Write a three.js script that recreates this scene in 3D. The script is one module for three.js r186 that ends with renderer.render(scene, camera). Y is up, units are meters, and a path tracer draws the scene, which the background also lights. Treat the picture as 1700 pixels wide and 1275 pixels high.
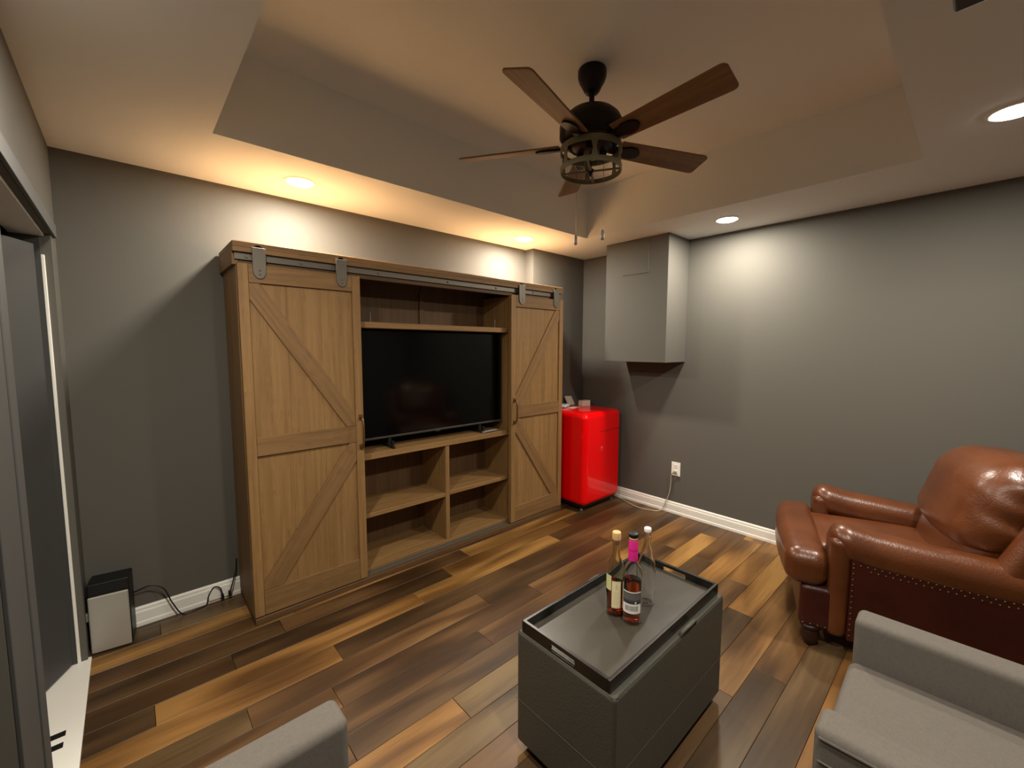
import * as THREE from 'three';
import { RoundedBoxGeometry } from 'three/addons/geometries/RoundedBoxGeometry.js';
import { mergeGeometries } from 'three/addons/utils/BufferGeometryUtils.js';
import { RectAreaLightUniformsLib } from 'three/addons/lights/RectAreaLightUniformsLib.js';

// ---------------------------------------------------------------- camera, light, exposure
const scene = new THREE.Scene();
scene.background = new THREE.Color(0x000000);
const camera = new THREE.PerspectiveCamera(84.57, 1700 / 1275, 0.02, 50);
camera.position.set(0.2182, 1.4851, 2.9262);
camera.rotation.set(-0.0856, -0.7378, 0.0023, 'YXZ');
const renderer = new THREE.WebGLRenderer({ antialias: true });
renderer.toneMapping = THREE.LinearToneMapping;
renderer.toneMappingExposure = 1.0;
renderer.shadowMap.enabled = true;
RectAreaLightUniformsLib.init();
const LAMP_COLOR = new THREE.Color().setRGB(1.0, 0.92, 0.79);
const LAMP_POWER = 610;      // radiance of each recessed lamp
const LAMP_SIZE = 0.12;
const LENS_GLOW = 24;          // what the eye sees of the lens
// recessed lamps: x, z and label
const LAMPS = [
  [0.981, 0.335, 'lit recessed ceiling light above the left end of the wooden media cabinet', 1],
  [2.74, 0.30, 'lit recessed ceiling light above the right barn door, near the corner', 1],
  [3.431, 1.664, 'lit recessed ceiling light by the bare right wall, past the boxed duct', 1],
  [2.80, 2.965, 'lit recessed ceiling light at the edge of the photo, above the leather armchair', 1],
  [0.28, 1.664, 'lit recessed ceiling light above the grey door opening', 1],
  [0.98, 2.965, 'lit recessed ceiling light behind the viewer, above the small grey armchair', 1],
];

// ---------------------------------------------------------------- helpers
let seed = 7;
const rnd = () => { seed = (seed * 1664525 + 1013904223) >>> 0; return seed / 4294967296; };
const rr = (a, b) => a + (b - a) * rnd();
const names = {};
function numbered(n) { names[n] = (names[n] ?? -1) + 1; return names[n] ? `${n}_${String(names[n]).padStart(3, '0')}` : n; }
function thing(name, label, category, [x, y, z] = [0, 0, 0], turn = 0, group) {
  const o = new THREE.Group(); o.name = numbered(name); scene.add(o);
  o.position.set(x, y, z); o.rotation.y = turn; o.userData = { label, category };
  if (group) o.userData.group = group;
  return o;
}
function struct(name, parent = scene) {
  const o = new THREE.Group(); o.name = name; parent.add(o);
  if (parent === scene) o.userData = { kind: 'structure' };
  return o;
}
function part(name, geo, mat, parent, label) {
  const g = Array.isArray(geo) ? join(geo) : geo;
  const m = new THREE.Mesh(g, mat); m.name = name; parent.add(m);
  if (label) m.userData.label = label;
  return m;
}
function flat(geo) { return geo.index ? geo.toNonIndexed() : geo; }
function join(list) {
  return mergeGeometries(list.map((g) => { const f = flat(g); for (const k of Object.keys(f.attributes)) if (!['position', 'normal', 'uv'].includes(k)) f.deleteAttribute(k); return f; }));
}
// box-projected uv in metres, u along the grain axis
function grain(geo, axis = 'y', ou = 0, ov = 0) {
  const g = flat(geo), p = g.attributes.position, n = g.attributes.normal, uv = new Float32Array(p.count * 2);
  const A = { x: 0, y: 1, z: 2 }[axis];
  for (let t = 0; t < p.count; t += 3) {
    const m = [0, 0, 0];
    for (let k = 0; k < 3; k++) { m[0] += Math.abs(n.getX(t + k)); m[1] += Math.abs(n.getY(t + k)); m[2] += Math.abs(n.getZ(t + k)); }
    const d = m[0] >= m[1] && m[0] >= m[2] ? 0 : m[1] >= m[2] ? 1 : 2;
    let a = A, b = 3 - A - d;
    if (d === A) { a = (A + 1) % 3; b = (A + 2) % 3; }
    for (let k = 0; k < 3; k++) {
      const c = [p.getX(t + k), p.getY(t + k), p.getZ(t + k)];
      uv[(t + k) * 2] = c[a] + ou; uv[(t + k) * 2 + 1] = c[b] + ov;
    }
  }
  g.setAttribute('uv', new THREE.BufferAttribute(uv, 2));
  return g;
}
function bx(x0, x1, y0, y1, z0, z1, r = 0.003, axis = 'y', seg = 1) {
  const w = x1 - x0, h = y1 - y0, d = z1 - z0;
  r = Math.min(r, w / 2.2, h / 2.2, d / 2.2);
  const g = r > 0 ? new RoundedBoxGeometry(w, h, d, seg, r) : new THREE.BoxGeometry(w, h, d);
  g.translate((x0 + x1) / 2, (y0 + y1) / 2, (z0 + z1) / 2);
  return grain(g, axis, rnd() * 3, rnd() * 3);
}
// a board with chamfered top edges (18 triangles)
function plank(w, h, d, c, ou, ov) {
  const X = w / 2, Z = d / 2, v = [], q = (a, b, e, f) => v.push(...a, ...b, ...e, ...a, ...e, ...f);
  const P = (x, y, z) => [x, y, z], t = h - c, i = X - c, k = Z - c;
  q(P(-i, h, k), P(i, h, k), P(i, h, -k), P(-i, h, -k));
  q(P(-X, t, Z), P(X, t, Z), P(i, h, k), P(-i, h, k)); q(P(X, t, -Z), P(-X, t, -Z), P(-i, h, -k), P(i, h, -k));
  q(P(X, t, Z), P(X, t, -Z), P(i, h, -k), P(i, h, k)); q(P(-X, t, -Z), P(-X, t, Z), P(-i, h, k), P(-i, h, -k));
  q(P(-X, 0, Z), P(X, 0, Z), P(X, t, Z), P(-X, t, Z)); q(P(X, 0, -Z), P(-X, 0, -Z), P(-X, t, -Z), P(X, t, -Z));
  q(P(X, 0, Z), P(X, 0, -Z), P(X, t, -Z), P(X, t, Z)); q(P(-X, 0, -Z), P(-X, 0, Z), P(-X, t, Z), P(-X, t, -Z));
  const g = new THREE.BufferGeometry();
  g.setAttribute('position', new THREE.BufferAttribute(new Float32Array(v), 3));
  g.computeVertexNormals();
  return grain(g, 'x', ou, ov);
}
function smooth(g) {
  const p = g.attributes.position, ix = g.index, acc = new Map(), key = (i) => `${Math.round(p.getX(i) * 2e4)},${Math.round(p.getY(i) * 2e4)},${Math.round(p.getZ(i) * 2e4)}`;
  const a = new THREE.Vector3(), b = new THREE.Vector3(), c = new THREE.Vector3();
  for (let t = 0; t < ix.count; t += 3) {
    const I = [ix.getX(t), ix.getX(t + 1), ix.getX(t + 2)];
    a.fromBufferAttribute(p, I[0]); b.fromBufferAttribute(p, I[1]); c.fromBufferAttribute(p, I[2]);
    b.sub(a); c.sub(a); b.cross(c);
    for (const i of I) { const k = key(i); (acc.get(k) ?? acc.set(k, new THREE.Vector3()).get(k)).add(b); }
  }
  const n = new Float32Array(p.count * 3);
  for (let i = 0; i < p.count; i++) { const v = acc.get(key(i))?.clone().normalize() ?? a.set(0, 1, 0); n.set([v.x, v.y, v.z], i * 3); }
  g.setAttribute('normal', new THREE.BufferAttribute(n, 3));
  return g;
}
// an upholstered block: rounded by r, with vertices on its faces that fn(p, half) may move
function soft(w, h, d, r, fn, k = 4, m = 12) {
  const n = 2 * k + m, g = new THREE.BoxGeometry(w, h, d, n, n, n), p = g.attributes.position, half = [w / 2, h / 2, d / 2], uv = new Float32Array(p.count * 2);
  const nrm = g.attributes.normal;
  const at = (v, H, R) => {
    const i = Math.round((v + H) / (2 * H) * n);
    if (i <= k) return -H + R * (1 - Math.tan(Math.PI / 4 * (1 - i / k)));
    if (i >= n - k) return H - R * (1 - Math.tan(Math.PI / 4 * (1 - (n - i) / k)));
    return -H + R + (2 * H - 2 * R) * (i - k) / m;
  };
  const q = new THREE.Vector3();
  for (let i = 0; i < p.count; i++) {
    const c = [at(p.getX(i), half[0], r), at(p.getY(i), half[1], r), at(p.getZ(i), half[2], r)];
    const inn = c.map((v, j) => Math.max(-half[j] + r, Math.min(half[j] - r, v)));
    const dx = c.map((v, j) => v - inn[j]), L = Math.hypot(...dx);
    if (L > 1e-9) for (let j = 0; j < 3; j++) c[j] = inn[j] + dx[j] / L * r;
    q.set(...c);
    const N = [nrm.getX(i), nrm.getY(i), nrm.getZ(i)];
    const [u, v] = N[0] ? [c[2], c[1]] : N[1] ? [c[0], c[2]] : [c[0], c[1]];
    uv[2 * i] = u; uv[2 * i + 1] = v;
    if (fn) fn(q, half);
    p.setXYZ(i, q.x, q.y, q.z);
  }
  g.setAttribute('uv', new THREE.BufferAttribute(uv, 2));
  return smooth(g);
}
const mv = (g, x, y, z) => g.translate(x, y, z);
const lathe = (pts, n = 32) => new THREE.LatheGeometry(pts.map(([r, y]) => new THREE.Vector2(r, y)), n);
const cyl = (r0, r1, h, n = 20) => new THREE.CylinderGeometry(r0, r1, h, n);
const tube = (pts, r, n = 60, k = 8) => new THREE.TubeGeometry(new THREE.CatmullRomCurve3(pts.map((p) => new THREE.Vector3(...p))), n, r, k);
function prism(pts, depth, bevel = 0.002) {
  const s = new THREE.Shape(pts.map(([x, y]) => new THREE.Vector2(x, y)));
  return new THREE.ExtrudeGeometry(s, { depth: depth - bevel, bevelEnabled: bevel > 0, bevelSize: bevel, bevelThickness: bevel, bevelOffset: -bevel, bevelSegments: 1, curveSegments: 24 });
}

// ---------------------------------------------------------------- textures
const hash = (x, y, s) => { let h = (x * 374761393 + y * 668265263 + s * 2147483647) | 0; h = Math.imul(h ^ (h >>> 13), 1274126177); return ((h ^ (h >>> 16)) >>> 0) / 4294967296; };
function vnoise(x, y, px, py, s) {          // periodic value noise
  const xi = Math.floor(x), yi = Math.floor(y), fx = x - xi, fy = y - yi, w = (t) => t * t * (3 - 2 * t);
  const m = (a, n) => ((a % n) + n) % n, u = w(fx), v = w(fy);
  const a = hash(m(xi, px), m(yi, py), s), b = hash(m(xi + 1, px), m(yi, py), s), c = hash(m(xi, px), m(yi + 1, py), s), d = hash(m(xi + 1, px), m(yi + 1, py), s);
  return a + (b - a) * u + (c - a) * v + (a - b - c + d) * u * v;
}
function texture(w, h, fn, sizeU, sizeV, color = true) {
  const d = new Uint8Array(w * h * 4);
  for (let y = 0; y < h; y++) for (let x = 0; x < w; x++) {
    const c = fn(x / w, y / h), i = (y * w + x) * 4;
    for (let k = 0; k < 3; k++) d[i + k] = Math.max(0, Math.min(255, Math.round((Array.isArray(c) ? c[k] : c) * 255)));
    d[i + 3] = 255;
  }
  const t = new THREE.DataTexture(d, w, h, THREE.RGBAFormat);
  t.wrapS = t.wrapT = THREE.RepeatWrapping; t.magFilter = THREE.LinearFilter; t.minFilter = THREE.LinearMipmapLinearFilter; t.generateMipmaps = true;
  t.repeat.set(1 / sizeU, 1 / sizeV);
  if (color) t.colorSpace = THREE.SRGBColorSpace;
  t.needsUpdate = true;
  return t;
}
const lerp = (a, b, t) => a + (b - a) * t, clamp = (t) => Math.max(0, Math.min(1, t));
// cabinet wood: fine even grain, grey-brown
const woodTex = texture(1024, 512, (u, v) => {
  const wob = vnoise(u * 4, v * 6, 4, 6, 3) * 0.5;
  const a = vnoise(u * 6, (v * 40 + wob * 3), 6, 40, 5), b = vnoise(u * 24, v * 160, 24, 160, 8), c = vnoise(u * 3, v * 10, 3, 10, 11), e = vnoise(u * 60, v * 256, 60, 256, 4);
  const t = 0.42 * a + 0.22 * b + 0.26 * c + 0.1 * e, k = 0.8 + 0.28 * t, line = b > 0.82 ? 0.9 : 1;
  return [k * line, k * line * lerp(0.965, 1, t), k * line * lerp(0.92, 1, t)];
}, 2.0, 0.6);
// floor planks: strong streaks of sapwood and heartwood, knots
const plankTex = texture(2048, 1024, (u, v) => {
  const wob = (vnoise(u * 5, v * 7, 5, 7, 21) - 0.5) * 1.6;
  const a = vnoise(u * 6, v * 20 + wob, 6, 20, 22), b = vnoise(u * 14, v * 90 + wob * 2, 14, 90, 23), c = vnoise(u * 40, v * 300, 40, 300, 24), d = vnoise(u * 9, v * 9, 9, 9, 25);
  const streak = clamp((0.5 * a + 0.5 * d - 0.3) * 2.0), k = lerp(0.6, 1.06, streak) * (0.88 + 0.14 * b + 0.08 * c);
  return [k, k * lerp(0.93, 1, streak), k * lerp(0.84, 1, streak)];
}, 3.1, 1.3);
const weave = texture(512, 512, (u, v) => 0.5 + 0.22 * Math.sin(u * 2 * Math.PI * 64) * Math.sin(v * 2 * Math.PI * 64) + 0.35 * (vnoise(u * 128, v * 128, 128, 128, 31) - 0.5), 0.12, 0.12, false);
const weaveTone = texture(512, 512, (u, v) => 0.92 + 0.1 * (0.6 * vnoise(u * 128, v * 32, 128, 32, 33) + 0.4 * vnoise(u * 32, v * 128, 32, 128, 34)), 0.25, 0.25);
const hide = texture(512, 512, (u, v) => 0.55 * vnoise(u * 70, v * 70, 70, 70, 41) + 0.3 * vnoise(u * 26, v * 26, 26, 26, 42) + 0.15 * vnoise(u * 7, v * 7, 7, 7, 43), 0.3, 0.3, false);
const hideTone = texture(512, 512, (u, v) => { const t = 0.6 * vnoise(u * 5, v * 5, 5, 5, 45) + 0.4 * vnoise(u * 17, v * 17, 17, 17, 46); return [0.82 + 0.22 * t, 0.78 + 0.26 * t, 0.74 + 0.3 * t]; }, 0.7, 0.7);

// ---------------------------------------------------------------- materials
const S = (color, roughness = 0.6, o = {}) => new THREE.MeshStandardMaterial({ color, roughness, ...o });
const PH = (color, roughness, o = {}) => new THREE.MeshPhysicalMaterial({ color, roughness, ...o });
const M = {
  wall: S(0x5e5b54, 0.8),
  ceiling: S(0xeff0ef, 0.85),
  greyPaint: S(0x5a5a59, 0.6),
  doorPaintAndShade: S(0x414140, 0.6),  // door grey; also stands for shade on the near trim
  bounceWood: S(0xc39a68, 0.7, { map: woodTex }),  // pale so the unseen cabinet top throws lamp light at the ceiling
  white: S(0xf4f2ea, 0.4),
  wood: S(0x99774a, 0.6, { map: woodTex }),
  woodB: S(0x8c6c44, 0.6, { map: woodTex }),
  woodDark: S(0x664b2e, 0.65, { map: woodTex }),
  steel: S(0x746e64, 0.5, { metalness: 0.55 }),
  iron: S(0x201e1b, 0.5, { metalness: 0.4 }),
  black: S(0x111112, 0.45),
  screen: PH(0x040405, 0.1, { specularIntensity: 0.8 }),
  bezel: S(0x5c5a55, 0.35, { metalness: 0.6 }),
  red: PH(0xff0007, 0.35, { specularIntensity: 0.3, clearcoat: 0.6, clearcoatRoughness: 0.04 }),
  chrome: S(0xd8d8d8, 0.15, { metalness: 1 }),
  bronze: S(0x1e1713, 0.42, { metalness: 0.55 }),
  cage: S(0x7a7055, 0.65, { metalness: 0.15 }),
  fanWood: S(0x8c6a42, 0.5, { map: woodTex }),
  glass: PH(0xffffff, 0.02, { transmission: 1, thickness: 0, ior: 1.45 }),
  leather: PH(0x693a1d, 0.33, { map: hideTone, bumpMap: hide, bumpScale: 0.0008, clearcoat: 0.25, clearcoatRoughness: 0.3 }),
  leatherShade: PH(0x41150d, 0.42, { map: hideTone, bumpMap: hide, bumpScale: 0.0008 }),  // same hide darkened; shade of sides and base put into the colour
  brass: S(0x86694a, 0.4, { metalness: 0.85 }),
  darkWood: S(0x2a120c, 0.35),
  grey: S(0x68625b, 0.9, { map: weaveTone, bumpMap: weave, bumpScale: 0.0005 }),
  ottoman: PH(0x49473f, 0.48, { bumpMap: hide, bumpScale: 0.0006 }),
  trayFloorSheen: PH(0x3d3931, 0.36),  // paler than the sides; glossy sheen put into the base colour
  tray: PH(0x100e0c, 0.33, { clearcoat: 0.2, clearcoatRoughness: 0.3 }),
  silver: S(0xb9b5ac, 0.42, { metalness: 0.35 }),
  cork: S(0xd9b37c, 0.8),
  paper: S(0xe8e2d2, 0.7),
};

// ---------------------------------------------------------------- the setting
const H = 2.4, H2 = 2.78, W = 3.796, ZB = 0.1, XB = 3.05, ZF = 4.3, XA = -0.72, DZ0 = 0.19, DZ1 = 1.35, DH = 1.97;
const TX0 = 0.5417, TX1 = 3.1245, TZ0 = 0.6561, TZ1 = 2.69;
{ // floor: a slab with planks laid along x
  const fl = struct('floor');
  part('subfloor', bx(XA - 0.12, W + 0.12, -0.12, -0.012, -0.12, ZF + 0.12, 0), S(0x2a2018, 0.9), fl);
  const rowW = 0.1335, z0 = 0.449 - rowW * 4, tones = [0xa67d45, 0x976f3d, 0x826038, 0x735534, 0x674c2f, 0x5c452b, 0x705a3a, 0x655036];
  const mats = tones.map((c) => new THREE.MeshPhysicalMaterial({ color: c, roughness: 0.42, map: plankTex, bumpMap: plankTex, bumpScale: 0.0004, specularIntensity: 0.8 }));
  // rows whose joints and tones show clearly: row index -> [first joint x, tones of the boards from there on]
  const known = {
    4: [-0.45, [5, 4, 0, 5]], 5: [-0.69, [4, 5, 1, 4]], 6: [-0.98, [5, 1, 0, 4]], 7: [0.9, [5, 4, 3]], 8: [0.5, [3, 5, 2]], 9: [-0.4, [2, 4, 3, 5]],
    10: [0.3, [4, 3, 1]], 11: [-0.45, [3, 5, 4, 2]], 12: [-0.04, [1, 6, 0, 4]], 13: [0.75, [6, 5, 2]], 14: [0.1, [3, 6, 1]], 15: [0.62, [7, 4, 1]], 16: [0.3, [4, 7, 0]],
    17: [0.85, [5, 2, 1]], 18: [-0.1, [4, 7, 3, 1]], 19: [0.4, [3, 7, 2]],
  };
  const L = 1.2;
  for (let r = 0; z0 + r * rowW < ZF; r++) {
    const za = Math.max(0, z0 + r * rowW), zb = Math.min(ZF, z0 + (r + 1) * rowW);
    if (zb - za < 0.02) continue;
    const k = known[r], start = k ? k[0] : -rnd() * L;
    let first = start; while (first > XA) first -= L;
    for (let x = first; x < W; x += L) {
      const xa = Math.max(XA, x), xb = Math.min(W, x + L);
      if (xb - xa < 0.02) continue;
      const i = Math.round((x - start) / L), tone = k && i >= 0 && i < k[1].length ? k[1][i] : Math.floor(rnd() * 8);
      const g = plank(xb - xa - 0.0012, 0.012, zb - za - 0.0012, 0.0012, rnd() * 3, rnd() * 1.3);
      const m = part('plank', g, mats[tone], fl); m.position.set((xa + xb) / 2, -0.012, (za + zb) / 2);
    }
  }
}
{ // walls
  const wb = struct('wall_back');
  part('wall_face', bx(XA - 0.12, XB, -0.12, H2 + 0.1, -0.12, 0, 0), M.wall, wb);
  part('wall_return', bx(XB, W + 0.12, -0.12, H2 + 0.1, -0.12, ZB, 0), M.wall, wb);
  const wr = struct('wall_right');
  part('wall_face', bx(W, W + 0.12, -0.12, H2 + 0.1, ZB, ZF + 0.12, 0), M.wall, wr);
  const dx = W - 0.3481;
  const duct = part('boxed_duct', bx(dx, W, 1.3653, H, 0.63, 1.223, 0.004), M.wall, wr, 'boxed-in duct painted grey');
  part('access_panel', bx(dx - 0.005, dx + 0.001, 2.108, 2.388, 0.806, 1.053, 0.004), M.wall, duct);
  const wl = struct('wall_left');
  const D = 0.12;
  part('wall_face', [bx(-D, 0, -0.12, H2 + 0.1, 0, DZ0, 0), bx(-D, 0, -0.12, H2 + 0.1, DZ1, 1.62, 0), bx(-D, 0, DH, H2 + 0.1, DZ0, DZ1, 0)], M.wall, wl);
  part('alcove_wall', [bx(XA, -D, -0.12, H2 + 0.1, 1.5, 1.62, 0), bx(XA - 0.12, XA, -0.12, H2 + 0.1, 0, ZF + 0.12, 0)], M.wall, wl);
  const wf = struct('wall_front');
  part('wall_face', bx(XA, W, -0.12, H2 + 0.1, ZF, ZF + 0.12, 0), M.wall, wf);
}
{ // ceiling: soffit around a raised tray
  const c = struct('ceiling');
  const s = new THREE.Shape([[XA, 0], [W, 0], [W, -ZF], [XA, -ZF]].map((p) => new THREE.Vector2(...p)));
  s.holes.push(new THREE.Path([[TX0, -TZ0], [TX0, -TZ1], [TX1, -TZ1], [TX1, -TZ0]].map((p) => new THREE.Vector2(...p))));
  const g = new THREE.ExtrudeGeometry(s, { depth: H2 - H, bevelEnabled: false }); g.rotateX(-Math.PI / 2); g.translate(0, H, 0);
  part('soffit', grain(g, 'x'), M.ceiling, c);
  part('tray_top', bx(XA, W, H2, H2 + 0.1, 0, ZF, 0, 'x'), M.ceiling, c);
}
{ // baseboards with a stepped profile
  const prof = [[0, 0], [0.016, 0], [0.016, 0.018], [0.0125, 0.026], [0.0125, 0.074], [0.009, 0.082], [0.009, 0.094], [0.004, 0.1034], [0, 0.1034]];
  const strip = (len) => { const g = new THREE.ExtrudeGeometry(new THREE.Shape(prof.map((p) => new THREE.Vector2(...p))), { depth: len, bevelEnabled: false }); return g; };
  const b = struct('baseboard_back');
  const gb = strip(XB); gb.rotateY(-Math.PI / 2); gb.scale(1, 1, 1); // profile x -> z
  const m4 = new THREE.Matrix4().makeBasis(new THREE.Vector3(0, 0, 1), new THREE.Vector3(0, 1, 0), new THREE.Vector3(-1, 0, 0));
  const g2 = strip(XB - 0.02); g2.applyMatrix4(m4); g2.translate(XB, 0, 0);
  part('moulding', g2, M.white, b);
  const r = struct('baseboard_right');
  const m5 = new THREE.Matrix4().makeBasis(new THREE.Vector3(-1, 0, 0), new THREE.Vector3(0, 1, 0), new THREE.Vector3(0, 0, -1));
  const g3 = strip(ZF - ZB); g3.applyMatrix4(m5); g3.translate(W, 0, ZF);
  part('moulding', g3, M.white, r);
}
{ // the door opening on the left
  const tr = struct('trim_1');
  part('casing', [bx(0, 0.012, DH, DH + 0.06, 0.1, DZ1 + 0.07, 0.003)], M.greyPaint, tr);
  part('casing', [bx(0, 0.012, 0, DH, DZ1, DZ1 + 0.075, 0.003), bx(0, 0.008, 0, DH, DZ1 + 0.0755, 1.619, 0.002)], M.doorPaintAndShade, tr);  // near trim widened and darkened; shade put into its colour and width
  part('side_jamb', bx(-0.12, -0.034, 0.012, DH - 0.012, DZ0, DZ0 + 0.004, 0), M.doorPaintAndShade, tr);
  part('head_jamb', bx(-0.12, -0.02, DH - 0.012, DH, DZ0, DZ1, 0), M.white, tr);
  part('weather_strip', bx(-0.034, -0.022, 0.012, DH - 0.09, DZ0, DZ0 + 0.01, 0.003), M.white, tr, 'white weather strip');
  const th = struct('trim_2');
  part('threshold', bx(-0.17, 0.012, 0.0, 0.012, DZ0 - 0.02, DZ1, 0.004), M.white, th, 'white painted threshold');
  part('slot', [bx(-0.1, -0.037, 0.0115, 0.0135, 0.656, 0.686, 0.0009), bx(-0.1, -0.039, 0.0115, 0.0135, 0.72, 0.75, 0.0009)], M.black, th, 'dark bar');  // two thin black bars lying on the threshold
  const d = struct('door_1');
  d.position.set(-0.05, 0.02, 0.205); d.rotation.y = -0.45;
  part('leaf', bx(-0.04, 0, 0, 1.9, 0, 1.02, 0.002), M.doorPaintAndShade, d);
  part('edge_band', bx(-0.001, 0.004, 0.0, 1.9, 0.6, 0.66, 0.002), M.doorPaintAndShade, d);
}

// ---------------------------------------------------------------- recessed lamps
{
  const lens = new THREE.MeshStandardMaterial({ color: 0xffffff, roughness: 0.5, emissive: LAMP_COLOR, emissiveIntensity: LENS_GLOW });
  const ring = lathe([[0.066, 0.0], [0.068, -0.006], [0.076, -0.006], [0.084, -0.0005], [0.084, 0.0]], 40);
  const disc = lathe([[0.0001, -0.013], [0.04, -0.0125], [0.058, -0.0105], [0.066, -0.006], [0.067, 0.0], [0.0001, 0.0]], 40);
  for (const [x, z, label, power] of LAMPS) {
    const t = thing('recessed_light', label, 'ceiling light', [x, H, z], 0, 'recessed lights in the ceiling border');
    part('trim_ring', ring, M.white, t); part('lens', disc, lens, t);
    const l = new THREE.RectAreaLight(LAMP_COLOR, LAMP_POWER * power, LAMP_SIZE, LAMP_SIZE);
    l.position.set(x, H - 0.0145, z); l.lookAt(x, 0, z); scene.add(l);
  }
}

// ---------------------------------------------------------------- media cabinet with sliding barn doors
{
  const c = thing('media_cabinet', 'wide brown wooden media cabinet with two sliding barn doors around a television', 'cabinet');
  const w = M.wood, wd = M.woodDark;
  part('top_board', bx(0.63, 3.105, 1.985, 2.013, 0.012, 0.42, 0.003, 'x'), M.woodB, c);
  part('bounce_top', bx(0.634, 3.101, 2.012, 2.0155, 0.014, 0.417, 0.001, 'x'), M.bounceWood, c, 'unseen pale sheet added on top to bounce light upward');  // added pale sheet, out of view, to brighten the ceiling
  part('valance', bx(0.63, 3.105, 1.961, 1.986, 0.385, 0.42, 0.003, 'x'), M.woodB, c);
  part('end_cap', bx(0.63, 0.66, 1.90, 1.986, 0.012, 0.385, 0.003, 'z'), M.woodB, c); part('end_cap', bx(3.075, 3.105, 1.90, 1.986, 0.012, 0.385, 0.003, 'z'), M.woodB, c);
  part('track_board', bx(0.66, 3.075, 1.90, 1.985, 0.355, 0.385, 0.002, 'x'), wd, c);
  part('side_panel', bx(0.645, 0.675, 0.035, 1.90, 0.015, 0.378, 0.003), M.woodB, c); part('side_panel', bx(3.07, 3.1, 0.035, 1.90, 0.015, 0.378, 0.003), M.woodB, c);
  part('partition', bx(1.195, 1.222, 0.065, 1.90, 0.03, 0.372, 0.003), w, c); part('partition', bx(2.515, 2.545, 0.065, 1.90, 0.03, 0.372, 0.003), w, c);
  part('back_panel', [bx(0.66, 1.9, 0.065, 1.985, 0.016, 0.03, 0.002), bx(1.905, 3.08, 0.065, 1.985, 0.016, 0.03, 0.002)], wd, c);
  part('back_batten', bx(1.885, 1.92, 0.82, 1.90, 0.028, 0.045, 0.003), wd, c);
  part('bottom_board', bx(0.66, 3.085, 0.04, 0.066, 0.016, 0.37, 0.003, 'x'), w, c);
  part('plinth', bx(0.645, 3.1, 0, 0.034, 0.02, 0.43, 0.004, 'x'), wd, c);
  part('floor_track', [bx(0.66, 3.085, 0.034, 0.05, 0.376, 0.381, 0.001, 'x'), bx(0.66, 3.085, 0.034, 0.037, 0.376, 0.4, 0.001, 'x')], M.steel, c, 'steel floor track');
  part('shelf', bx(1.222, 2.515, 1.606, 1.644, 0.03, 0.36, 0.004, 'x'), w, c);
  part('shelf', bx(1.222, 2.515, 0.772, 0.812, 0.03, 0.37, 0.004, 'x'), w, c);
  part('divider', bx(1.895, 1.93, 0.066, 0.772, 0.03, 0.362, 0.004), w, c);
  part('shelf', bx(1.222, 1.895, 0.39, 0.42, 0.03, 0.36, 0.004, 'x'), w, c); part('shelf', bx(1.93, 2.515, 0.396, 0.426, 0.03, 0.36, 0.004, 'x'), w, c);
  for (const x of [1.36, 2.38]) part('shelf_pin', mv(cyl(0.003, 0.003, 0.06, 10), x, 1.674, 0.345), M.chrome, c, 'thin metal pin');
  const track = part('track', bx(0.64, 3.098, 1.926, 1.96, 0.392, 0.399, 0.0015, 'x'), M.steel, c, 'flat steel sliding track');
  for (const x of [0.69, 0.95, 1.4, 1.91, 2.35, 2.75, 3.06]) { const b = cyl(0.007, 0.007, 0.008, 8); b.rotateX(Math.PI / 2); part('bolt', mv(b, x, 1.943, 0.402), M.steel, track); const s = cyl(0.008, 0.008, 0.01, 8); s.rotateX(Math.PI / 2); part('spacer', mv(s, x, 1.943, 0.3885), M.iron, track); }
  const flip = (mirror) => (x) => (mirror ? 3.75 - x : x);
  for (const mirror of [false, true]) {
    const f = flip(mirror), X = (a, b) => (mirror ? [f(b), f(a)] : [a, b]);
    const d = new THREE.Group(); d.name = 'barn_door'; c.add(d);
    const box = (a, b, y0, y1, z0, z1, r, ax) => bx(...X(a, b), y0, y1, z0, z1, r, ax);
    [[0.655, 0.866], [0.8664, 1.042], [1.0424, 1.255]].forEach(([a, b], i) => part('board', grain(box(a, b, 0.045, 1.9, 0.392, 0.41, 0.0012), 'y', 0.3 + i * 0.02 + (mirror ? 0.9 : 0), 0.1), M.wood, d));
    part('stile', box(0.645, 0.692, 0.04, 1.905, 0.392, 0.426, 0.003), M.wood, d); part('stile', box(1.218, 1.266, 0.04, 1.905, 0.392, 0.426, 0.003), M.wood, d);
    for (const [a, b] of [[1.812, 1.905], [0.912, 1.012], [0.04, 0.172]]) part('rail', box(0.6925, 1.2175, a, b, 0.408, 0.425, 0.003, 'x'), M.woodB, d);
    for (const pts of [[[0.6925, 1.728], [0.6925, 1.811], [0.742, 1.811], [1.2175, 1.09], [1.2175, 1.013], [1.165, 1.013]], [[0.6925, 0.173], [0.6925, 0.21], [1.178, 0.911], [1.2175, 0.911], [1.2175, 0.80], [0.78, 0.173]]]) {
      let P = pts.map(([x, y]) => [f(x), y]); if (mirror) P = P.reverse();
      const g = prism(P, 0.012, 0.002); g.translate(0, 0, 0.41);
      const e0 = pts[2][1] === pts[3][1] ? 1 : 2, ang = Math.atan2(pts[e0 + 1][1] - pts[e0][1], pts[e0 + 1][0] - pts[e0][0]) * (mirror ? -1 : 1);
      const q = grain(g, 'x'), uv = q.attributes.uv, cs = Math.cos(-ang), sn = Math.sin(-ang);
      for (let i = 0; i < uv.count; i++) { const u = uv.getX(i), v = uv.getY(i); uv.setXY(i, u * cs - v * sn, u * sn + v * cs); }
      part('brace', q, M.woodB, d);
    }
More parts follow.
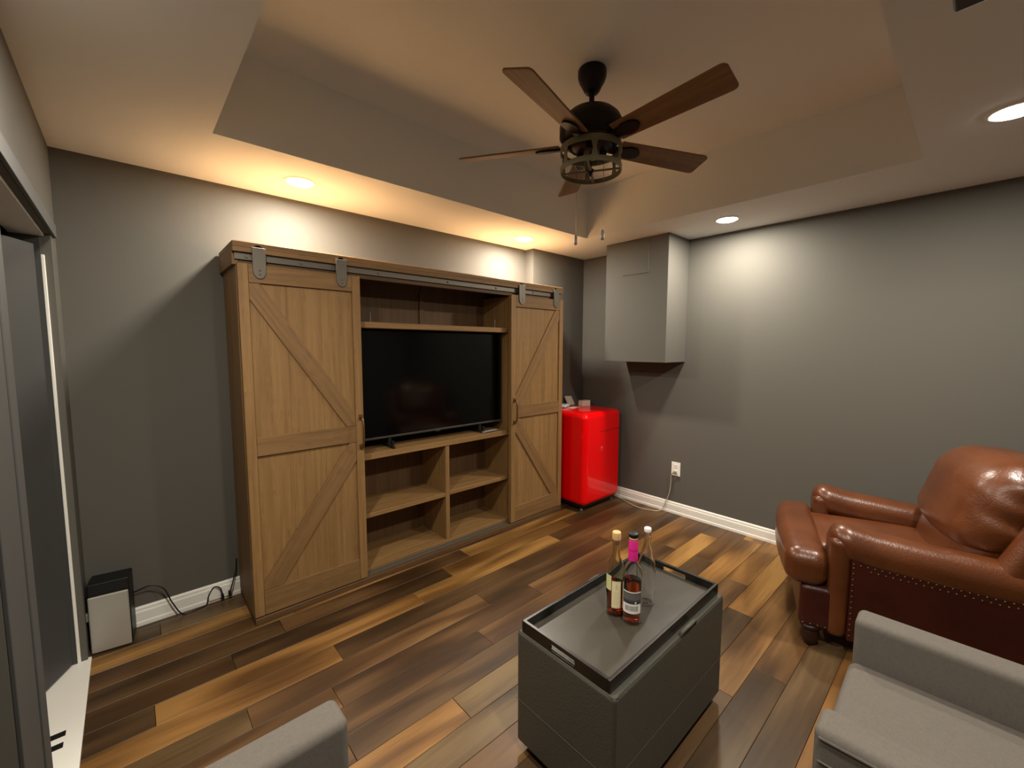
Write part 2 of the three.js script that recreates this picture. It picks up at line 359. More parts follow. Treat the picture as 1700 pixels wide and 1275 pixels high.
    const hx = mirror ? [[2.563, 2.63], [2.975, 3.04]] : [[0.712, 0.772], [1.128, 1.188]];
    for (const [a, b] of hx) {
      const m = (a + b) / 2, r = (b - a) / 2, pts = [[a, 1.988], [b, 1.988], [b, 1.875]];
      for (let i = 1; i < 10; i++) { const t = i / 10 * Math.PI; pts.push([m + r * Math.cos(t), 1.875 - 0.042 * Math.sin(t)]); }
      pts.push([a, 1.875]);
      const g = prism(pts.reverse(), 0.006, 0.0012); g.translate(0, 0, 0.4275);
      const h = part('hanger', g, M.steel, d, 'rounded steel hanger strap');
      const wh = cyl(0.022, 0.022, 0.012, 24); wh.rotateX(Math.PI / 2); part('wheel', mv(wh, m, 1.98, 0.414), M.iron, h);
      for (const y of [1.875, 1.855]) { const s = new THREE.SphereGeometry(0.0055, 10, 6); s.scale(1, 1, 0.6); part('bolt', mv(s, m, y, 0.434), M.steel, h); }
    }
    const px = mirror ? f(1.235) : 1.248;
    const grip = tube([[px, 1.062, 0.428], [px, 1.06, 0.45], [px, 1.03, 0.462], [px, 0.97, 0.466], [px, 0.91, 0.462], [px, 0.882, 0.45], [px, 0.88, 0.428]], 0.0065, 40, 8);
    const plates = [1.062, 0.88].map((y) => bx(px - 0.012, px + 0.012, y - 0.018, y + 0.018, 0.424, 0.43, 0.002));
    part('pull_handle', [grip, ...plates], M.brass, d, 'aged metal pull handle');
  }
}
{ // television on the middle shelf
  const t = thing('television', 'black flat-screen television standing on the middle shelf of the media cabinet', 'television');
  part('housing', bx(1.246, 2.486, 0.884, 1.596, 0.25, 0.298, 0.006), M.black, t);
  part('screen', bx(1.253, 2.479, 0.897, 1.59, 0.296, 0.3005, 0.001), M.screen, t);
  part('lower_bezel', bx(1.246, 2.486, 0.882, 0.895, 0.296, 0.303, 0.002), M.bezel, t, 'grey metallic lower bezel');
  part('emblem', bx(1.855, 1.892, 0.876, 0.8825, 0.29, 0.3025, 0.001), M.bezel, t);
  for (const x of [1.5, 2.27]) { const g = prism([[0, 0], [0.012, 0.072], [-0.012, 0.072]], 0.016, 0.001); part('foot', [mv(bx(-0.01, 0.01, 0, 0.008, -0.09, 0.085, 0.003), x, 0.813, 0.27), mv(bx(-0.012, 0.012, 0.004, 0.072, -0.03, 0.012, 0.003), x, 0.813, 0.28), mv(bx(-0.008, 0.008, 0.0, 0.05, 0.03, 0.055, 0.003), x, 0.813, 0.285)], M.black, t); }
}
{
  const t = thing('media_device', 'thin light grey device lying on the shelf under the television', 'device', [2.33, 0.8125, 0.332], 0.12);
  part('casing', bx(-0.075, 0.075, 0, 0.014, -0.012, 0.022, 0.004), S(0x9a958a, 0.5), t);
  part('front_strip', bx(-0.07, 0.07, 0.003, 0.009, 0.0205, 0.0228, 0.0008), M.black, t);
}

// ---------------------------------------------------------------- ceiling fan
{
  const t = thing('ceiling_fan', 'dark bronze ceiling fan with five brown wooden blades and a caged light', 'ceiling fan', [1.9, 0, 1.629]);
  part('canopy', lathe([[0.0, 2.78], [0.062, 2.78], [0.066, 2.772], [0.066, 2.748], [0.06, 2.728], [0.046, 2.704], [0.036, 2.684], [0.03, 2.676], [0.018, 2.673], [0.0, 2.673]]), M.bronze, t);
  part('downrod', mv(cyl(0.0125, 0.0125, 0.1, 16), 0, 2.635, 0), M.bronze, t);
  part('motor_housing', lathe([[0.0, 2.612], [0.026, 2.612], [0.03, 2.602], [0.07, 2.598], [0.108, 2.582], [0.132, 2.56], [0.143, 2.538], [0.144, 2.53], [0.149, 2.526], [0.149, 2.478], [0.14, 2.47], [0.132, 2.452], [0.11, 2.443], [0.0, 2.443]], 40), M.bronze, t);
  const bl = new THREE.Shape();
  bl.moveTo(0.15, -0.05); bl.lineTo(0.63, -0.063); bl.quadraticCurveTo(0.652, -0.062, 0.652, -0.045); bl.lineTo(0.656, 0.045); bl.quadraticCurveTo(0.652, 0.062, 0.632, 0.063); bl.lineTo(0.15, 0.05); bl.closePath();
  const bg = new THREE.ExtrudeGeometry(bl, { depth: 0.006, bevelEnabled: true, bevelSize: 0.002, bevelThickness: 0.001, bevelSegments: 1, curveSegments: 6 }); bg.rotateX(Math.PI / 2); bg.translate(0, 0.003, 0);
  const ig = new THREE.Shape(); ig.moveTo(0.09, -0.018); ig.lineTo(0.16, -0.022); ig.absellipse(0.215, 0, 0.052, 0.034, -2.4, 2.4, false); ig.lineTo(0.16, 0.022); ig.lineTo(0.09, 0.018); ig.closePath();
  const iron = new THREE.ExtrudeGeometry(ig, { depth: 0.006, bevelEnabled: true, bevelSize: 0.002, bevelThickness: 0.002, bevelSegments: 2, curveSegments: 16 }); iron.rotateX(Math.PI / 2); iron.translate(0, -0.006, 0);
  const bladeGeo = grain(bg, 'x');
  for (let k = 0; k < 5; k++) {
    const b = part('blade', bladeGeo, M.fanWood, t); b.position.y = 2.447;
    b.rotation.set(-0.28, -(0.385 + k * 2 * Math.PI / 5), 0, 'YXZ');
    part('blade_iron', iron, M.bronze, b);
  }
  const cage = new THREE.Group(); cage.name = 'light_cage'; t.add(cage);
  const band = (y, h) => lathe([[0.139, y], [0.145, y], [0.145, y + h], [0.139, y + h], [0.139, y]], 48);
  part('ring', band(2.404, 0.026), M.cage, cage); part('ring', band(2.316, 0.022), M.cage, cage);
  const strapS = new THREE.Shape([[-0.03, 0], [0.03, 0], [0.014, 0.016], [0.008, 0.045], [0.014, 0.074], [0.03, 0.09], [-0.03, 0.09], [-0.014, 0.074], [-0.008, 0.045], [-0.014, 0.016]].map((p) => new THREE.Vector2(...p)));
  const strap = new THREE.ExtrudeGeometry(strapS, { depth: 0.005, bevelEnabled: false }); strap.translate(0, 2.326, 0.139);
  for (let k = 0; k < 6; k++) { const s = part('strap', strap, M.cage, cage); s.rotation.y = k * Math.PI / 3 + 0.25; }
  const spoke = bx(0.0, 0.142, 2.32, 2.326, -0.006, 0.006, 0.001);
  for (let k = 0; k < 4; k++) { const s = part('spoke', spoke, M.cage, cage); s.rotation.y = k * Math.PI / 2 + 0.55; }
  part('cap_plate', lathe([[0, 2.443], [0.1, 2.443], [0.1, 2.428], [0.06, 2.42], [0.0, 2.42]]), M.bronze, t);
  part('finial', lathe([[0, 2.298], [0.004, 2.3], [0.009, 2.309], [0.012, 2.318], [0.016, 2.322], [0.016, 2.33], [0.005, 2.334], [0.005, 2.42], [0, 2.42]], 16), M.bronze, t);
  for (let k = 0; k < 3; k++) {
    const a = k * 2.094 + 0.5, x = 0.062 * Math.cos(a), z = 0.062 * Math.sin(a);
    part('bulb', mv(lathe([[0, 2.345], [0.016, 2.349], [0.025, 2.362], [0.027, 2.374], [0.02, 2.39], [0.013, 2.398], [0.013, 2.41], [0, 2.41]], 20), x, 0, z), M.glass, t, 'unlit clear bulb');
    part('socket', mv(cyl(0.015, 0.017, 0.03, 16), x, 2.412, z), M.bronze, t);
  }
  for (const [z, y0] of [[-0.084, 2.045], [0.076, 2.04]]) {
    const ch = part('pull_chain', mv(cyl(0.0012, 0.0012, 2.42 - y0, 6), 0, (2.42 + y0) / 2, z), M.brass, t);
    part('pull_knob', mv(lathe([[0, 0], [0.006, 0.001], [0.0085, 0.008], [0.0085, 0.03], [0.006, 0.044], [0.002, 0.05], [0, 0.05]], 16), 0, y0 - 0.05, z), S(0x6a5a48, 0.4), ch);
  }
}

// ---------------------------------------------------------------- red fridge and the things on it
{
  const t = thing('refrigerator', 'small glossy red refrigerator in the corner beside the media cabinet', 'refrigerator', [3.455, 0, 0]);
  const body = soft(0.56, 0.85, 0.5, 0.05, null, 6, 4); part('body', mv(body, 0, 0.475, 0.375), M.red, t);
  const door = soft(0.56, 0.85, 0.11, 0.052, (p, h) => { if (p.z > 0) p.z += 0.002 * (1 - (p.x / h[0]) ** 2); }, 6, 10); part('door', mv(door, 0, 0.475, 0.583), M.red, t);
  part('finger_groove', bx(-0.06, 0.255, 0.716, 0.722, 0.628, 0.6415, 0.002), S(0x8c0406, 0.4), t);
  const e = new THREE.TorusGeometry(0.013, 0.004, 8, 20, 4.4); e.scale(0.8, 1.4, 0.7); part('emblem', mv(e, -0.03, 0.555, 0.641), S(0xe8a0a0, 0.25, { metalness: 0.6 }), t, 'small shiny pinkish curl');  // pinkish shiny curl on the door front
  part('kick_base', bx(-0.25, 0.25, 0.022, 0.07, 0.16, 0.6, 0.01), M.black, t);
  for (const [x, z] of [[-0.23, 0.57], [0.23, 0.57], [-0.23, 0.2], [0.23, 0.2]]) part('foot', mv(cyl(0.012, 0.014, 0.03, 14), x, 0.015, z), S(0x8a8780, 0.5), t);
}
const FT = 0.9005;
{
  const a = thing('sweets_packet', 'small pale blue and white packet lying on top of the red refrigerator', 'packet', [3.4, FT, 0.2], 0.35);
  part('wrapper', mv(soft(0.13, 0.032, 0.075, 0.014, (p, h) => { const k = Math.abs(p.x) / h[0]; p.y = (p.y + h[1]) * (1 - 0.5 * k ** 4) - h[1]; }, 3, 6), 0, 0.016, 0), S(0xbcd4da, 0.45), a);
  part('print_band', bx(-0.03, 0.03, 0.0295, 0.0335, -0.025, 0.025, 0.001), S(0x5f8f96, 0.5), a);
  const b = thing('white_box', 'white flat carton propped at a slant on top of the red refrigerator', 'carton', [3.56, FT, 0.16], 0.3);
  part('carton', mv(bx(-0.065, 0.065, 0, 0.1, -0.01, 0.01, 0.002), 0, 0, 0), M.paper, b).rotation.set(-0.5, 0, -0.1);
  part('flap', bx(-0.05, 0.05, 0.0, 0.014, -0.05, -0.02, 0.002), M.paper, b);
  const c = thing('pink_box', 'pinkish white small box at the right on top of the red refrigerator', 'box', [3.625, FT, 0.27], -0.12);
  part('carton', bx(-0.052, 0.052, 0, 0.055, -0.03, 0.03, 0.002), S(0xecd6c6, 0.6), c);
  part('flap', bx(0.036, 0.054, 0.0, 0.058, 0.028, 0.0315, 0.001), M.paper, c);
  const d = thing('paper_sheet', 'thin white paper sheet lying flat under the packet on the red refrigerator', 'paper', [3.45, FT - 0.0004, 0.28], 0.2);
  part('sheet', bx(-0.08, 0.08, 0, 0.0015, -0.035, 0.035, 0.0005), M.paper, d);
}

// ---------------------------------------------------------------- outlets, plugs and cords
{
  const t = thing('wall_outlet', 'white wall outlet with a plug and cord on the right wall', 'outlet', [W, 0.407, 1.176]);
  part('cover_plate', bx(-0.006, 0, -0.062, 0.062, -0.041, 0.041, 0.003), M.white, t);
  for (const y of [0.026, -0.026]) { const r = part('receptacle', bx(-0.008, -0.004, y - 0.018, y + 0.018, -0.017, 0.017, 0.002), M.white, t); part('slot', [bx(-0.0085, -0.0075, y - 0.006, y + 0.008, -0.0075, -0.005, 0), bx(-0.0085, -0.0075, y - 0.006, y + 0.008, 0.005, 0.0075, 0)], M.black, r); }
  const c = thing('power_cord', 'grey refrigerator cord hanging from the wall outlet down to the floor', 'cord');
  part('plug', mv(soft(0.03, 0.024, 0.024, 0.006, null, 3, 3), W - 0.024, 0.381, 1.176), S(0x8f887a, 0.5), c);
  part('cord', tube([[W - 0.036, 0.381, 1.174], [W - 0.03, 0.36, 1.15], [W - 0.02, 0.27, 1.142], [W - 0.02, 0.17, 1.128], [W - 0.024, 0.1, 1.105], [W - 0.03, 0.03, 1.08], [W - 0.06, 0.005, 1.06], [3.69, 0.0045, 1.0], [3.665, 0.0045, 0.9], [3.70, 0.0045, 0.76], [3.745, 0.0045, 0.66], [3.752, 0.02, 0.5], [3.75, 0.03, 0.3]], 0.0042, 120, 8), S(0xb5ae9e, 0.5), c);
}
{
  const t = thing('baseboard_outlet', 'white outlet cover set on the back baseboard beside the wooden cabinet', 'outlet', [0.545, 0.05, 0.0165]);
  part('cover_plate', mv(soft(0.115, 0.07, 0.01, 0.0045, null, 3, 4), 0, 0, 0.005), M.white, t);
  for (const x of [-0.0, 0.032]) part('receptacle', bx(x - 0.012, x + 0.012, -0.016, 0.016, 0.008, 0.0115, 0.002), M.white, t);
  const plug = () => mv(soft(0.014, 0.03, 0.026, 0.005, null, 3, 3), 0, 0, 0.013);
  const a = thing('speaker_cable', 'thin black cable running along the floor from the silver-fronted speaker to the baseboard outlet', 'cable');
  part('plug', mv(plug(), 0.552, 0.03, 0.0285), M.black, a);
  part('cord', tube([[0.12, 0.18, 0.009], [0.18, 0.2, 0.02], [0.24, 0.215, 0.035], [0.29, 0.185, 0.045], [0.325, 0.09, 0.05], [0.37, 0.0045, 0.05], [0.43, 0.0045, 0.045], [0.475, 0.0045, 0.03], [0.488, 0.05, 0.026], [0.515, 0.094, 0.03], [0.54, 0.09, 0.045], [0.552, 0.042, 0.052]], 0.0034, 120, 8), M.black, a);
  const b = thing('cabinet_cable', 'thin black cable rising from the baseboard outlet behind the wooden cabinet', 'cable');
  part('plug', mv(plug(), 0.588, 0.035, 0.0285), M.black, b);
  part('cord', tube([[0.588, 0.047, 0.052], [0.6, 0.085, 0.05], [0.615, 0.125, 0.035], [0.628, 0.16, 0.02], [0.634, 0.22, 0.008]], 0.0034, 40, 8), M.black, b);
}
{ // box with a silver front in the corner
  const t = thing('speaker', 'black box-shaped speaker with a plain silver front panel on the floor beside the baseboard', 'speaker', [0.088, 0, 0.105], -0.13);
  part('cabinet', bx(-0.075, 0.078, 0.008, 0.345, -0.075, 0.04, 0.006), M.black, t);
  part('front_panel', bx(-0.072, 0.075, 0.006, 0.287, 0.042, 0.056, 0.008, 'y', 3), M.silver, t, 'plain silver front panel');
  part('side_knob', bx(-0.088, -0.072, 0.16, 0.2, 0.0, 0.03, 0.004), M.silver, t);
  for (const [x, z] of [[-0.06, -0.06], [0.06, -0.06], [-0.06, 0.03], [0.06, 0.03]]) part('foot', mv(cyl(0.01, 0.012, 0.01, 12), x, 0.005, z), M.black, t);
}
{ // dark box hanging under the ceiling
  const t = thing('ceiling_box', 'dark brown box hanging under the ceiling at the upper edge of the photo', 'ceiling box', [1.602, 2.3, 2.972]);
  part('housing', bx(-0.16, 0.16, 0, 0.085, -0.14, 0.14, 0.008), S(0x2c2414, 0.5), t);
  part('mount', [bx(-0.05, 0.05, 0.083, 0.1, -0.05, 0.05, 0.002)], M.black, t);
  const v = []; for (let i = 0; i < 6; i++) v.push(bx(0.158, 0.1615, 0.02, 0.065, -0.1 + i * 0.034, -0.085 + i * 0.034, 0.001)); part('vent', v, M.black, t);
}

// ---------------------------------------------------------------- ottoman with tray and bottles
const OX = 1.602, OZ = 2.074;
{
  const t = thing('storage_ottoman', 'dark grey leather-look storage ottoman holding a black tray in front of the cabinet', 'ottoman', [OX, 0, OZ]);
  part('body', mv(soft(0.785, 0.43, 0.42, 0.014, null, 4, 6), 0, 0.25, 0), M.ottoman, t);
  part('seam', bx(-0.3932, 0.3932, 0.2, 0.2025, -0.2107, 0.2107, 0.001), M.ottoman, t);
  part('top_welt', tube([[-0.385, 0.461, -0.202], [0, 0.461, -0.2025], [0.385, 0.461, -0.202], [0.3855, 0.461, 0], [0.385, 0.461, 0.202], [0, 0.461, 0.2025], [-0.385, 0.461, 0.202], [-0.3855, 0.461, 0], [-0.385, 0.461, -0.202]].flatMap((p, i, a) => (i < a.length - 1 ? [p, p.map((c, k) => c * 0.9 + a[i + 1][k] * 0.1), p.map((c, k) => c * 0.1 + a[i + 1][k] * 0.9)] : [p])), 0.0045, 200, 6), M.ottoman, t);
  for (const s of [-1, 1]) {
    const loop = tube([[-0.055, 0.455, 0], [-0.05, 0.476, s * 0.004], [0, 0.484, s * 0.007], [0.05, 0.476, s * 0.004], [0.055, 0.455, 0]], 0.005, 24, 8);
    loop.scale(1, 1, 1.6); loop.translate(0.075, 0, s * 0.2015); part('pull_tab', loop, M.ottoman, t);
  }
  for (const x of [-0.34, 0.34]) for (const z of [-0.16, 0.16]) part('foot', mv(cyl(0.022, 0.018, 0.036, 16), x, 0.018, z), M.black, t);
}
{
  const t = thing('serving_tray', 'black wooden serving tray with cut-out handles lying on the grey ottoman', 'tray', [OX - 0.002, 0.4668, OZ]);
  const X = 0.385, Z = 0.188, T = 0.012, HH = 0.042;
  part('tray_floor', bx(-X + 0.004, X - 0.004, 0, 0.009, -Z + 0.004, Z - 0.004, 0.001, 'x'), M.trayFloorSheen, t);
  for (const s of [-1, 1]) part('long_side', mv(bx(-X, X, 0, HH, -T / 2, T / 2, 0.002, 'x'), 0, 0, s * (Z - T / 2)), M.tray, t);
  for (const s of [-1, 1]) {
    const sh = new THREE.Shape([[-Z + T, 0], [Z - T, 0], [Z - T, HH], [-Z + T, HH]].map((p) => new THREE.Vector2(...p)));
    const hole = new THREE.Path(); hole.moveTo(-0.05, 0.006); hole.lineTo(0.05, 0.006); hole.quadraticCurveTo(0.058, 0.0165, 0.05, 0.027); hole.lineTo(-0.05, 0.027); hole.quadraticCurveTo(-0.058, 0.0165, -0.05, 0.006); sh.holes.push(hole);
    const g = new THREE.ExtrudeGeometry(sh, { depth: T - 0.002, bevelEnabled: true, bevelSize: 0.001, bevelThickness: 0.001, bevelSegments: 1, bevelOffset: -0.001, curveSegments: 6 }); g.translate(0, 0, -T / 2 + 0.001); g.rotateY(Math.PI / 2); g.translate(s * (X - T / 2), 0, 0);
    part('short_side', g, M.tray, t);
  }
}
function labelTex(draw, w = 512, h = 512) {
  const cv = document.createElement('canvas'); cv.width = w; cv.height = h; draw(cv.getContext('2d'), w, h);
  const tx = new THREE.CanvasTexture(cv); tx.colorSpace = THREE.SRGBColorSpace; return tx;
}
// a bottle wall: outer profile going up, inner profile 2.2 mm inside it coming back down
function shell(pts, n = 40, t = 0.0022) {
  const inner = pts.slice(1).filter(([r]) => r > 0.006).map(([r, y], i, a) => [Math.max(0.004, r - t), i === 0 ? Math.max(y, 0.004) : y]).reverse();
  return lathe([...pts, ...inner, [0, Math.max(0.004, pts[0][1] + 0.004)]], n);
}
function wrap(r, y0, y1, a0, a1) { const g = new THREE.CylinderGeometry(r, r, y1 - y0, 32, 1, true, a0, a1 - a0); g.translate(0, (y0 + y1) / 2, 0); return g; }
{
  const ty = 0.4668 + 0.0092;
  const glassM = PH(0xffffff, 0.0, { transmission: 1, thickness: 0.003, ior: 1.5 });
  const greenish = PH(0xf4f4e4, 0.0, { transmission: 1, thickness: 0.003, ior: 1.5 });
  const amber = (c) => PH(0xffffff, 0.03, { transmission: 1, thickness: 0.05, ior: 1.34, attenuationColor: new THREE.Color(c), attenuationDistance: 0.05 });
  const facing = Math.atan2(0.2182 - 1.56, 2.9262 - 2.1);   // the angle at which a label meets the room's open side
  const group = 'bottles on the black tray';
  { // tall cork-stoppered bottle, yellow label
    const t = thing('bottle', 'cork-stoppered clear bottle with pale yellow label and dark amber drink on the tray', 'bottle', [1.55, ty, 2.052], 0, group);
    part('glass', shell([[0, 0], [0.031, 0], [0.035, 0.004], [0.0355, 0.15], [0.034, 0.17], [0.026, 0.2], [0.0165, 0.22], [0.0135, 0.24], [0.0135, 0.275], [0.0155, 0.277], [0.0155, 0.286], [0.013, 0.287]], 40), greenish, t);
    part('drink', lathe([[0, 0.006], [0.03, 0.006], [0.0325, 0.01], [0.0325, 0.118], [0, 0.118]], 32), amber(0xb04a12), t, 'dark amber drink');
    part('cork', lathe([[0, 0.27], [0.011, 0.27], [0.012, 0.288], [0.0165, 0.289], [0.0165, 0.315], [0.014, 0.318], [0, 0.318]], 24), M.cork, t);
    const L = labelTex((c, w, h) => { c.fillStyle = '#efe3b8'; c.fillRect(0, 0, w, h); c.strokeStyle = '#cfc08a'; c.lineWidth = 10; c.strokeRect(14, 14, w - 28, h - 28); c.fillStyle = '#d9cc96'; for (let i = 0; i < 9; i++) c.fillRect(70, 210 + i * 28, w - 140 - (i % 3) * 60, 8); c.beginPath(); c.arc(w / 2, 110, 60, 0, 7); c.fill(); });
    part('front_label', wrap(0.0359, 0.035, 0.14, facing - 0.35, facing + 0.65), S(0xffffff, 0.6, { map: L, side: THREE.DoubleSide }), t, 'pale yellow label');
    part('back_label', wrap(0.0359, 0.1, 0.158, facing - 1.2, facing - 0.42), S(0xd8d59a, 0.6, { side: THREE.DoubleSide }), t);
  }
  { // bottle with pink neck sleeve
    const t = thing('bottle', 'bottle with bright pink neck sleeve, grey and white label and amber drink', 'bottle', [1.553, ty, 2.122], 0, group);
    part('glass', shell([[0, 0], [0.03, 0], [0.035, 0.005], [0.0355, 0.17], [0.0345, 0.185], [0.027, 0.21], [0.018, 0.226], [0.015, 0.24], [0.015, 0.31], [0.013, 0.312]], 40), glassM, t);
    part('drink', lathe([[0, 0.006], [0.029, 0.006], [0.0325, 0.012], [0.0325, 0.158], [0, 0.158]], 32), amber(0xd06a20), t, 'amber drink');
    part('neck_sleeve', lathe([[0.0155, 0.232], [0.0175, 0.236], [0.0175, 0.268], [0.0165, 0.272], [0.0185, 0.276], [0.0175, 0.282], [0.0165, 0.308], [0.015, 0.31]], 28), S(0xe02a8e, 0.4), t, 'bright pink sleeve');
    part('stopper', lathe([[0, 0.309], [0.0148, 0.309], [0.0148, 0.322], [0, 0.322]], 24), M.cork, t);
    part('stopper_top', lathe([[0, 0.322], [0.017, 0.322], [0.0175, 0.332], [0.015, 0.336], [0, 0.336]], 24), M.black, t);
    const L = labelTex((c, w, h) => {
      c.fillStyle = '#e9e6df'; c.fillRect(0, 0, w, h); c.fillStyle = '#55534f'; c.fillRect(0, 26, w, 260); c.fillStyle = '#3c3a40'; c.fillRect(0, 210, w, 76);
      c.fillStyle = '#8c8a84'; for (let i = 0; i < 4; i++) c.fillRect(40, 70 + i * 32, w - 90, 7);
      c.fillStyle = '#dcd8d0'; c.fillRect(330, 225, 44, 50);
      let s = 5; c.fillStyle = '#55524e'; for (let x = 70; x < w - 90; x += 6) { s = (s * 73 + 11) % 97; c.fillRect(x, 330, 1 + s % 5, 120); }
    });
    part('front_label', wrap(0.0359, 0.045, 0.128, facing - 1.0, facing + 1.0), S(0xffffff, 0.6, { map: L, side: THREE.DoubleSide }), t, 'grey and white label with bars');
  }
  { // clear empty bottle
    const t = thing('bottle', 'empty clear glass bottle with white stopper, standing behind the pink-necked bottle', 'bottle', [1.695, ty, 2.098], 0, group);
    part('glass', shell([[0, 0.004], [0.02, 0.002], [0.029, 0], [0.0335, 0.006], [0.0335, 0.016], [0.031, 0.03], [0.0335, 0.045], [0.0335, 0.15], [0.029, 0.18], [0.02, 0.215], [0.0145, 0.235], [0.0125, 0.25], [0.0125, 0.262], [0.0155, 0.265], [0.0155, 0.272], [0.0125, 0.274], [0.0125, 0.292]], 40), glassM, t);
    part('stopper', lathe([[0, 0.285], [0.011, 0.285], [0.012, 0.29], [0.014, 0.292], [0.014, 0.303], [0.012, 0.306], [0, 0.306]], 24), M.white, t);
  }
}

// ---------------------------------------------------------------- leather armchair
{
  const t = thing('leather_armchair', 'brown leather club armchair with rolled arms and brass nailheads by the right wall', 'armchair', [2.612, 0, 2.398], 0.314);
  const L = M.leather, LD = M.leatherShade;
  const nz = (x, y, z, s) => vnoise(x * 7 + 40, (y + z) * 7 + 40, 4096, 4096, s) - 0.5;
  // base: front ears stand forward of the arms
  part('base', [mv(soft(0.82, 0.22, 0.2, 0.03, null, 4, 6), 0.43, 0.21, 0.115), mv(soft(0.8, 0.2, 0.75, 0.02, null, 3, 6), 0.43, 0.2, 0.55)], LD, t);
  // T-shaped seat cushion
  const cs = (w, d, f) => soft(w, 0.175, d, 0.06, f, 5, 14);
  const crown = (p, h) => { if (p.y > 0) p.y += 0.028 * (1 - (p.x / h[0]) ** 2) * (1 - (p.z / h[2]) ** 2); p.y += 0.006 * nz(p.x, p.y, p.z, 61); };
  part('seat_cushion', [mv(cs(0.85, 0.175, (p, h) => { if (p.z < 0) p.z -= 0.03 * (1 - (p.x / h[0]) ** 2); crown(p, { 0: h[0], 2: h[2] * 1.6 }); }), 0.43, 0.4, 0.04), mv(cs(0.53, 0.68, crown), 0.43, 0.398, 0.39)], L, t);
  // arms
  for (const [x, s] of [[0.095, -1], [0.765, 1]]) {
    const arm = part('arm', [
      mv(soft(0.185, 0.175, 0.78, 0.082, (p, h) => { const k = (p.z + h[2]) / (2 * h[2]); p.y += -0.055 * k + 0.02 * Math.max(0, 1 - k * 5) - 0.01 * Math.sin(k * 3); p.x += 0.006 * nz(p.x, p.y, p.z, 62); }, 6, 14), x, 0.545, 0.515),
      mv(soft(0.178, 0.5, 0.088, 0.04, (p, h) => { p.x *= 1 - 0.06 * clamp(0.5 - p.y / (2 * h[1])); }, 5, 8), x, 0.335, 0.167),
    ], L, t);
    for (const z of [0.24, 0.275]) { const g = new THREE.TorusGeometry(0.088, 0.0025, 6, 30, Math.PI); g.scale(1.042, 0.985, 1); part('arm_band', mv(g, x, z < 0.26 ? 0.538 : 0.53, z), L, arm); }
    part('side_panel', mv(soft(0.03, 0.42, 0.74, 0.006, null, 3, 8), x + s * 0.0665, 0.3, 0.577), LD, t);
  }
  // lumbar part of the back and the overhanging pillow
  part('lumbar_cushion', mv(soft(0.56, 0.36, 0.2, 0.09, (p, h) => { if (p.z < 0) p.z -= 0.03 * (1 - (p.x / h[0]) ** 2); p.z += 0.22 * (p.y + h[1]); }, 6, 12), 0.43, 0.6, 0.68), L, t);
  const pil = soft(0.66, 0.40, 0.27, 0.125, (p, h) => {
    const ex = 1 - (p.x / h[0]) ** 2;
    if (p.z < 0) p.z -= 0.045 * ex; if (p.y > 0) p.y += 0.035 * ex; p.z += 0.3 * p.y;
    const e = Math.abs(p.x) / h[0]; const wr = Math.sin(p.y * 55 + p.z * 20) * 0.007 * clamp((e - 0.55) * 2.2); p.x += wr * Math.sign(p.x) ; p.z += wr * 0.8; p.y += 0.008 * nz(p.x, p.y, p.z, 63);
  }, 7, 16);
  part('back_pillow', mv(pil, 0.44, 0.765, 0.775), L, t);
  // frame of the back with its two side posts
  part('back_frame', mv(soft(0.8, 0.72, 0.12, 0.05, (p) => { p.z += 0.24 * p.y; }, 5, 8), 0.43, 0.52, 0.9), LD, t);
  for (const x of [0.075, 0.785]) part('back_post', mv(soft(0.11, 0.46, 0.2, 0.05, (p) => { p.z += 0.42 * p.y; p.z += 0; }, 5, 10), x, 0.63, 0.82), L, t);
  // feet
  for (const [x, z] of [[0.06, 0.07], [0.8, 0.07], [0.08, 0.86], [0.78, 0.86]]) part('foot', mv(lathe([[0, 0], [0.022, 0], [0.026, 0.01], [0.04, 0.035], [0.044, 0.055], [0.036, 0.08], [0.03, 0.088], [0.045, 0.095], [0.045, 0.115], [0, 0.115]], 24), x, 0, z), M.darkWood, t);
  // nailheads: one row up the front of the side panel, a row beneath the arm roll, one along the base
  const nail = new THREE.SphereGeometry(0.0046, 8, 5, 0, Math.PI * 2, 0, Math.PI / 2); nail.rotateZ(Math.PI / 2);
  const near = [];
  const put = (x, y, z) => near.push(nail.clone().translate(x, y, z));
  for (let y = 0.12; y < 0.47; y += 0.028) put(0.0125, y, 0.216);
  for (let z = 0.215; z < 0.94; z += 0.026) { const k = clamp((z - 0.165) / 0.74); put(0.0125, 0.478 - 0.045 * k + (z > 0.72 ? (z - 0.72) ** 2 * 4.2 : 0), z); if (z > 0.26) put(0.0125, 0.458 - 0.045 * k + (z > 0.7 ? (z - 0.7) ** 2 * 3.6 : 0), z + 0.013); }
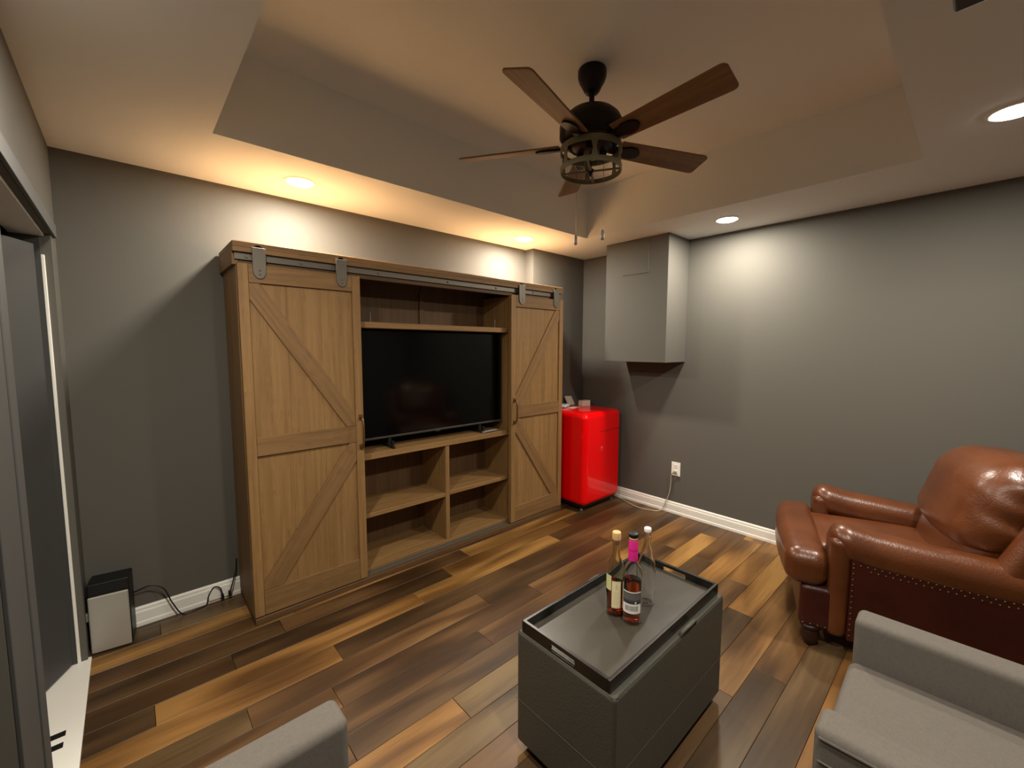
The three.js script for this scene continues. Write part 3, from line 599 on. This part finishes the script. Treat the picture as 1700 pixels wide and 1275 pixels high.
  for (let z = 0.035; z < 0.21; z += 0.03) put(0.0195, 0.125, z);
  const nm = part('nailhead_trim', near, M.brass, t, 'rows of small brass nailheads'); nm.userData.kind = 'stuff';
}

// ---------------------------------------------------------------- grey armchairs
function greyChair(label, pos, turn) {        // front edge at z = 0 facing -z, x from 0 to 0.7
  const t = thing('grey_armchair', label, 'armchair', pos, turn, 'grey fabric armchairs');
  for (const x of [0.0525, 0.6475]) part('arm', mv(soft(0.105, 0.49, 0.64, 0.022, null, 5, 6), x, 0.325, 0.32), M.grey, t);
  const seat = part('seat_cushion', mv(soft(0.49, 0.15, 0.56, 0.028, (p, h) => { if (p.y > 0) p.y += 0.012 * (1 - (p.x / h[0]) ** 2) * (1 - (p.z / h[2]) ** 2); }, 5, 10), 0.35, 0.355, 0.275), M.grey, t);
  part('front_rail', mv(soft(0.49, 0.19, 0.05, 0.012, null, 3, 4), 0.35, 0.185, 0.035), M.grey, t);
  part('backrest', mv(soft(0.7, 0.7, 0.13, 0.04, (p, h) => { p.z += 0.12 * p.y; }, 5, 8), 0.35, 0.44, 0.65), M.grey, t);
  part('piping', [tube([[-0.001, 0.55, 0.012], [-0.001, 0.552, 0.2], [-0.001, 0.552, 0.45], [-0.001, 0.55, 0.62]], 0.004, 20, 6), tube([[-0.001, 0.49, 0.012], [-0.001, 0.49, 0.2], [-0.001, 0.49, 0.45], [-0.001, 0.49, 0.62]], 0.003, 20, 6)], M.grey, t);
  for (const [x, z] of [[0.06, 0.06], [0.64, 0.06], [0.06, 0.58], [0.64, 0.58]]) part('leg', mv(cyl(0.022, 0.014, 0.085, 14), x, 0.0425, z), M.darkWood, t);
  return t;
}
greyChair('grey fabric armchair with square arms standing in front of the leather armchair', [1.402, 0, 2.716], 0.022);
greyChair('grey fabric armchair of which only one arm shows, near the door opening', [0.575, 0, 1.835], -Math.PI / 2);

scene.traverse((o) => { if (o.isMesh) { o.castShadow = true; o.receiveShadow = true; } });
renderer.render(scene, camera);
